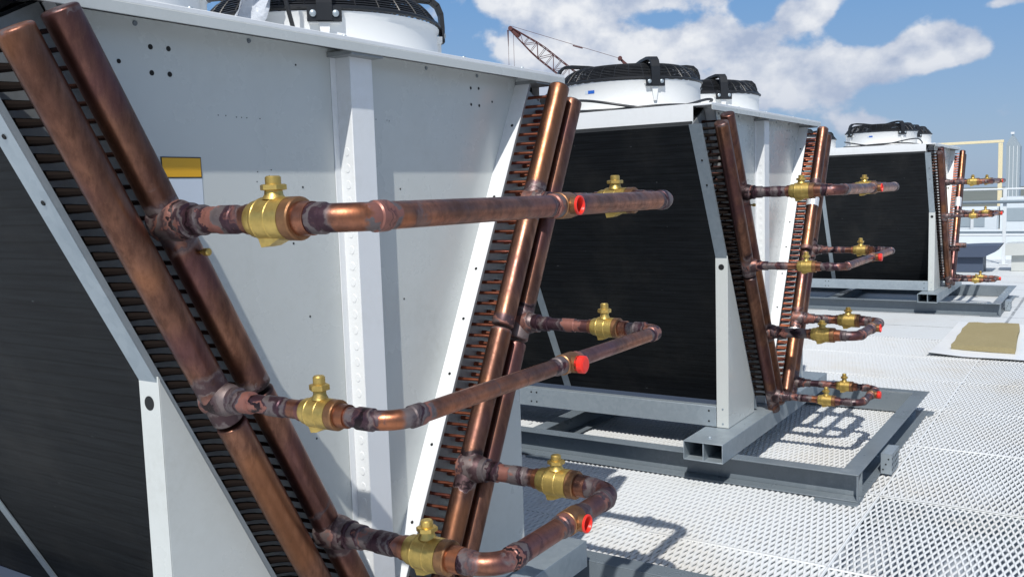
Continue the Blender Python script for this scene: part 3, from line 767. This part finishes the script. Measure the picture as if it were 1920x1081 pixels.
for i in range(n+1):
    for j in range(n+1):
        u, v = i/n, j/n; a = .035*math.sin(9*u+3*v)+.02*math.sin(17*u-5*v)+.012*math.sin(31*u+11*v)
        vs.append((-.04+.20*u+.10*v, .46+.22*u*.4+a-.1*v, 2.047+.42*v*(1-.10*math.sin(3*u))))
back = [(x-.0006, y+.0008, z) for x, y, z in vs]
k = (n+1)*(n+1); fs = []
for i in range(n):
    for j in range(n):
        q = i*(n+1)+j; fs += [(q, q+n+1, q+n+2, q+1), (k+q, k+q+1, k+q+n+2, k+q+n+1)]
m.add(vs+back, fs); tag(m.build('plastic_wrap', ['plastic_film']), 'crumpled clear plastic sheet between the fans of the nearest cooler', 'plastic wrap')
m = MB(); m.tube([(.02, .30, 2.42), (.045, .31, 2.33), (.09, .33, 2.24), (.16, .36, 2.12), (.20, .40, 2.056), (.30, .42, 2.054)], .007, 8)
tag(m.build('power_cable', ['cable_rubber']), 'short black cable hanging in front of the crumpled plastic sheet', 'cable', 'fan cables on the cooler roofs')

# ------------------------------------------------------------------ roof deck
def expanded_mesh(x0, x1, y0, y1, zoff=0., wv=.0078, tdeg=32):
    """real expanded-metal sheet: zigzag strands, long diagonal along x"""
    LW, SW = .120, .0300; t = .0022
    nx = int(round((x1-x0)/(LW/2))); ny = int((y1-y0)/(SW/2))
    i = np.arange(nx+1); xs = x0+i*(x1-x0)/nx
    V = []; Fc = []; base = 0
    rows = ny//1
    j = np.arange(rows)[:, None]
    # strand j zigzags between y0+j*SW/... neighbours touch at alternating knots
    yy = y0+SW/4+j*SW/2 + (SW/4)*np.where(((i[None, :]+j) % 2) == 0, 1, -1)
    X = np.broadcast_to(xs[None, :], yy.shape)
    tilt = R(tdeg)
    cy, cz = math.cos(tilt)*wv, math.sin(tilt)*wv; ty, tz = -math.sin(tilt)*t, math.cos(tilt)*t
    offs = [(-cy-ty/2, -cz-tz/2), (cy-ty/2, cz-tz/2), (cy+ty/2, cz+tz/2), (-cy+ty/2, -cz+tz/2)]
    verts = np.stack([np.stack([X, yy+a, np.full_like(yy, zoff+b)], -1) for a, b in offs], 2)   # rows, nx+1, 4, 3
    nr = verts.shape[0]
    idx = np.arange(nr*(nx+1)*4).reshape(nr, nx+1, 4)
    q = []
    for e in range(4):
        a, b = e, (e+1) % 4
        q.append(np.stack([idx[:, :-1, a], idx[:, :-1, b], idx[:, 1:, b], idx[:, 1:, a]], -1).reshape(-1, 4))
    return verts.reshape(-1, 3), np.concatenate(q)
VV = []; FF = []; nb = 0
# panels about one metre by 2.4 m, laid in rows; not quite level with one another
rs = np.random.RandomState(3)
xk = [-.22+1.044*i for i in range(0, 9)]
for ix in range(8):
    xa, xb = xk[ix]+.001, xk[ix+1]-.001
    for ya, yb in ((-4.5, -3.31), (-3.31, -.87), (-.87, 1.57), (1.57, 4.0)):
        if xb < .9: continue
        dz = float(rs.uniform(-.004, .004))
        v, f = expanded_mesh(xa, xb, ya+.002, yb+.004, -.012+dz, .0056 if (ix == 2 and yb < 0) else .0074, 12 if (ix == 2 and yb < 0) else 34)
        # slight buckling and lift at sheet edges
        fr = (v[:, 0]-xa)/(xb-xa); v[:, 2] += .004*np.sin(v[:, 1]*2.1+ix)+.004*(2*np.abs(fr-.5))**4*rs.uniform(-.2, 1)
        VV.append(v); FF.append(f+nb); nb += len(v)
        for ye in (ya-.004, yb-.006):
            xx = np.linspace(xa, xb, 20); e = np.array([[x, y, -.0095+dz+.004*math.sin(y*2.1+ix)+.003] for x in xx for y in (ye, ye+.010)]); e2 = e.copy(); e2[:, 2] -= .003
            ee = np.concatenate([e, e2]); n2 = len(e); ff = [[2*i, 2*i+2, 2*i+3, 2*i+1] for i in range(19)]+[[n2+2*i, n2+2*i+1, n2+2*i+3, n2+2*i+2] for i in range(19)]+[[2*i, n2+2*i, n2+2*i+2, 2*i+2] for i in range(19)]+[[2*i+1, 2*i+3, n2+2*i+3, n2+2*i+1] for i in range(19)]
            VV.append(ee); FF.append(np.array(ff)+nb); nb += len(ee)
        # flat selvedge strips at both short ends
        for xe0, xe1 in ((xa-.002, xa+.008), (xb-.008, xb+.002)):
            ny = 40; ys = np.linspace(ya+.006, yb-.006, ny)
            e = np.array([[x, y, -.0085+dz+.004*math.sin(y*2.1+ix)+.003] for y in ys for x in (xe0, xe1)])
            e2 = e.copy(); e2[:, 2] -= .003; ee = np.concatenate([e, e2]); n2 = len(e)
            ff = [[2*i, 2*i+1, 2*i+3, 2*i+2] for i in range(ny-1)]+[[n2+2*i, n2+2*i+2, n2+2*i+3, n2+2*i+1] for i in range(ny-1)]+[[2*i, 2*i+2, n2+2*i+2, n2+2*i] for i in range(ny-1)]+[[2*i+1, n2+2*i+1, n2+2*i+3, 2*i+3] for i in range(ny-1)]
            VV.append(ee); FF.append(np.array(ff)+nb); nb += len(ee)
V = np.concatenate(VV); Fa = np.concatenate(FF)
me = bpy.data.meshes.new('mesh_walkway'); me.vertices.add(len(V)); me.vertices.foreach_set('co', V.astype(np.float32).ravel())
me.loops.add(Fa.size); me.loops.foreach_set('vertex_index', Fa.astype(np.int32).ravel())
me.polygons.add(len(Fa)); me.polygons.foreach_set('loop_start', np.arange(0, Fa.size, 4, dtype=np.int32)); me.polygons.foreach_set('loop_total', np.full(len(Fa), 4, dtype=np.int32))
me.update(calc_edges=True); me.validate(); me.materials.append(MATS['mesh_paint'])
o = bpy.data.objects.new('mesh_walkway', me); col.objects.link(o); tag(o, kind='structure')
m = MB(); m.box(xk[8]+.002, 24, -14, 14, -.02, -.005); m.box(-9, xk[8]-.002, 4.01, 14, -.02, -.005); m.box(-9, .80, -4.5, 4.0, -.02, -.005); tag(m.build('far_walkway', ['mesh_far'], smooth=False), kind='structure')
m = MB(); m.box(-12, 40, -30, 30, -.40, -.16); tag(m.build('roof_surface', ['roof_membrane'], smooth=False), kind='structure')
m = MB()
for i in range(9): m.box(xk[i]-.03, xk[i]+.03, -4.5, 4.0, -.155, -.022)
tag(m.build('walkway_bearers', ['galvanised'], smooth=False), kind='structure')
m = MB(); m.box(-2500, 2500, -2500, 2500, -22, -20); tag(m.build('ground', ['city_ground'], smooth=False), kind='structure')

# insulation slab on a white sheet
m = MB(); n = 24; pts = []
for k in range(n):
    t = k/n*4; e = int(t); f = t-e; c = [(7.47, -1.13), (9.16, -1.05), (9.12, -.55), (7.54, -.59)]
    a, b = c[e], c[(e+1) % 4]; pts.append((a[0]+(b[0]-a[0])*f+random.uniform(-.006, .006), a[1]+(b[1]-a[1])*f+random.uniform(-.006, .006)))
m.add([(x, y, .006) for x, y in pts]+[(x+random.uniform(-.01, .01), y+random.uniform(-.008, .008), .052+random.uniform(-.005, .005)) for x, y in pts]+[(8.3, -.83, .056)],
      [(k, (k+1) % n, n+(k+1) % n, n+k) for k in range(n)]+[(n+k, n+(k+1) % n, 2*n) for k in range(n)]+[tuple(range(n-1, -1, -1))])
tag(m.build('insulation_board', ['rock_wool']), 'tan mineral wool slab lying on the white sheet', 'insulation board')
m = MB(); nx, ny = 16, 10; vs = []
for i in range(nx+1):
    for j in range(ny+1):
        u, v = i/nx, j/ny; x = 7.18+u*2.25; y = -1.42+v*(.98+.02*u)
        z = .001+.004*math.sin(7*u+4*v)*math.sin(5*v)+(.02*max(0, 1-u*6)*max(0, v*3-2) if True else 0); vs.append((x, y, max(z, -.002)))
kk = len(vs); m.add(vs+[(x, y, z-.003) for x, y, z in vs], [(i*(ny+1)+j, (i+1)*(ny+1)+j, (i+1)*(ny+1)+j+1, i*(ny+1)+j+1) for i in range(nx) for j in range(ny)]+[(kk+i*(ny+1)+j, kk+i*(ny+1)+j+1, kk+(i+1)*(ny+1)+j+1, kk+(i+1)*(ny+1)+j) for i in range(nx) for j in range(ny)])
tag(m.build('ground_sheet', ['white_paint']), 'thin white sheet spread flat under the tan wool slab', 'sheet')

# ------------------------------------------------------------------ far edge of the roof
rl = empty('guard_rail', (17.5, 0, 0)); tag(rl, 'pale metal guard rail along the roof edge beyond the farthest cooler', 'railing')
for y in (-4.2, -2.2, -.16, 1.85, 3.9, 5.9, 7.9, 9.9):
    m = MB(); m.box(-.03, .03, y-.03, y+.03, 0, 1.42); m.box(-.08, .08, y-.08, y+.08, 0, .012); m.build('rail_post', ['rail_paint'], rl, bev=.003)
for z, r, mt in ((1.165, .030, 'rail_dark'), (.605, .016, 'rail_dark'), (1.40, .018, 'rail_paint'), (.545, .022, 'rail_paint')):
    m = MB(); m.tube([(-.06 if r > .025 else .0, -6, z), (-.06 if r > .025 else .0, 11, z)], r, 10); m.build('rail_bar', [mt], rl)
m = MB(); m.box(19.0, 19.35, -12, 14, -.3, .52); m.box(18.95, 19.4, -12, 14, .521, .56)
tag(m.build('parapet', ['far_wall'], bev=.01), 'low white roof parapet behind the guard rail', 'parapet')
dk = empty('duct_box', (20.2, 0, 0)); tag(dk, 'pale boxy duct run with grey openings behind the parapet', 'duct')
m = MB(); m.box(0, 1.2, .22, 5, .5, .98); m.build('duct_body', ['far_wall'], dk, bev=.01)
m = MB(); m.box(-.012, -.001, .45, 4.6, .58, .86); m.build('grille', ['far_grey'], dk)
m = MB(); m.box(-.05, -.013, .66, .72, .5, .86); m.build('duct_strap', ['rail_paint'], dk)
dk = empty('duct_box', (20.6, 0, 0)); tag(dk, 'white stepped plant casing at the right picture edge behind the rail post', 'duct')
m = MB(); m.box(0, 1.6, -3.5, .2, .3, 1.18); m.build('casing', ['far_wall'], dk, bev=.01)
m = MB(); m.box(-.012, -.001, -1.6, .06, .68, .96); m.build('grille', ['far_grey'], dk)
m = MB(); m.box(.1, .9, -2.8, -.3, 1.181, 1.50); m.build('casing', ['far_grey'], dk, bev=.01)
# tray before the parapet, its shade painted navy; paler slab beside it
m = MB(); m.add([(15.6, 2.2, .26), (15.6, -.02, .27), (15.6, -.19, .36), (15.6, -.27, .475), (15.6, .05, .470), (15.6, 2.2, .36), (16.3, 2.2, .26), (16.3, -.02, .27), (16.3, -.19, .36), (16.3, -.27, .475), (16.3, .05, .47), (16.3, 2.2, .36)],
    [(0,1,2,3,4,5), (11,10,9,8,7,6)]+[(i, i+6, (i+1) % 6+6, (i+1) % 6) for i in range(6)])
m.box(15.7, 16.2, .0, 2.0, 0, .259); fix_normals(tag(m.build('shaded_tray', ['shade_navy'], smooth=False), 'low tray with its shade painted navy, behind the farthest cooler pipes', 'shaded tray'))
m = MB(); m.add([(16, -.31, .27), (16, -1.9, .33), (16, -1.9, .54), (16, -.31, .475), (16.5, -.31, .27), (16.5, -1.9, .33), (16.5, -1.9, .54), (16.5, -.31, .475)], [(0,1,2,3),(7,6,5,4),(0,4,5,1),(1,5,6,2),(2,6,7,3),(3,7,4,0)])
m.box(16.1, 16.4, -1.7, -.4, 0, .3); fix_normals(tag(m.build('sheet_pack', ['panel_paint'], smooth=False), 'pale grey tilted panel pack right of the white rail post', 'panel'))

sc = empty('screen_frame', (25, 0, 0)); tag(sc, 'open cream painted steel frame standing beyond the guard rail', 'steel frame')
m = MB(); m.box(-.05, .05, .56, .66, .2, 2.50); m.build('frame_post', ['cream_paint'], sc, bev=.005)
m = MB(); m.box(-.05, .05, 6.4, 6.5, .2, 2.50); m.build('frame_post', ['cream_paint'], sc, bev=.005)
m = MB(); m.bar((0, .54, 2.545), (0, 6.6, 2.52), .07, .07); m.build('frame_beam', ['cream_paint'], sc, bev=.005)
paint('plant_blue', (.44, .53, .64), .5, (.9, .9, .9), .2)
lt = empty('louvre_tower', (25.4, 0, 0)); tag(lt, 'tall narrow grey metal cladding tower with pointed top near the right edge', 'tower')
m = MB(); m.add([(0, .52, -.3), (0, .20, -.3), (.5, .20, -.3), (.5, .52, -.3), (0, .52, 2.48), (0, .20, 2.42), (.5, .20, 2.42), (.5, .52, 2.48), (.0, .38, 2.72), (.5, .38, 2.72)],
      [(0,3,2,1),(0,1,5,8,4),(2,3,7,9,6),(1,2,6,5),(3,0,4,7),(4,8,9,7),(8,5,6,9)]); fix_normals(m.build('cladding', ['far_grey'], lt, smooth=False))
for i in range(3):
    m = MB(); m.box(-.012, -.001, .255+.09*i, .27+.09*i, .0, 2.42); m.build('cladding_rib', ['rail_paint'], lt)
m = MB(); m.box(-.03, .1, .34, .42, 2.725, 2.78); m.build('flashing', ['white_paint'], lt)
m = MB(); m.box(26, 32, -6, .1, -.3, 1.62); m.box(25.95, 32.05, -6.05, .12, 1.621, 1.66); tag(m.build('plant_room', ['plant_blue'], smooth=False), 'pale blue flat-roofed plant room at the far right edge', 'building')

# ------------------------------------------------------------------ crane, far beyond the roof
cr = empty('lattice_crane', (58.0, 34.4, -20)); tag(cr, 'red lattice boom crane rising behind the fans against the white cloud', 'crane')
O = Vector((58.0, 34.4, -20))
tip = Vector((57.04, 36.02, 13.75)); e = Vector((1, -1.8, 0)).normalized()
dirb = (Vector((58.86, 32.75, 10.62))-tip).normalized(); foot = tip+dirb*34; foot.z = max(foot.z, -18)
nrm = dirb.cross(Vector((math.cos(R(29)), math.sin(R(29)), 0))).normalized(); sd2 = dirb.cross(nrm).normalized()
if nrm.z < 0: nrm = -nrm
m = MB(); L = (foot-tip).length; ns = 46
def bp(t, a, b):
    wd = .10+.36*min(1, t*L/2.6); return tip+(foot-tip)*t+nrm*a*wd+sd2*b*wd-O
for a in (-1, 1):
    for b in (-1, 1):
        pts = [bp(i/ns, a, b) for i in range(ns+1)]; m.tube(pts, .035, 5)
for i in range(1, ns):
    for a, b, c, d in ((-1,-1,1,-1), (-1,1,1,1), (-1,-1,-1,1), (1,-1,1,1)):
        p, q = bp(i/ns, a, b), bp((i+1)/ns, c, d)
        if i % 2: p, q = bp(i/ns, c, d), bp((i+1)/ns, a, b)
        m.tube([p, q], .022, 4); m.tube([bp(i/ns, a, b), bp(i/ns, c, d)], .018, 4)
m.build('boom', ['crane_red'], cr)
m = MB(); t0 = tip-O; m.tube([t0+sd2*.16, t0-sd2*.16], .17, 14); m.bar(t0, t0+dirb*.9, .16, .30); m.build('boom_head', ['crane_red'], cr)
m = MB(); m.tube([tip-O+Vector((-.10,.16,-.1)), tip-O+Vector((-.10,.16,-8))], .014, 5); m.tube([tip-O+Vector((.10,-.18,-.1)), tip-O+Vector((.10,-.18,-8))], .014, 5)
m.tube([tip-O+Vector((-.10,.16,-.1)), tip-O+Vector((-.10,.16,-1.3))], [.06, .02], 6); m.build('hoist_rope', ['crane_red'], cr)
m = MB(); m.box(-.3, .1, 1.3, 1.8, 25.0, 25.8); m.build('hook_block', ['crane_red'], cr)
pe = Vector((60.95, 29.0, 11.25)); pend = tip+(pe-tip)*1.0
m = MB(); m.tube([tip-O+nrm*.2, pe-O, pend-O], .016, 5); m.tube([tip.lerp(pe, .57)-O, tip.lerp(pe, .66)-O], .045, 6); m.build('pendant_rope', ['crane_red'], cr)
mast = pend; gf = foot+e*3
m = MB(); m.bar(mast-O, gf-O, .14, .14); m.bar(mast-O, gf-e*6-O, .14, .14); m.tube([mast-O-sd2*.2, mast-O+sd2*.2], .16, 10); m.build('gantry', ['crane_red'], cr)
m = MB(); gg = foot-O; m.box(gg.x-2, gg.x+5, gg.y-9, gg.y+1.5, 1.8, 4.6); m.build('crane_house', ['crane_red'], cr)
m = MB(); m.box(gg.x-3, gg.x-1, gg.y-8, gg.y+1, 0, 1.7); m.box(gg.x+3, gg.x+5, gg.y-8, gg.y+1, 0, 1.7); m.build('crawler_track', ['black_plastic'], cr)
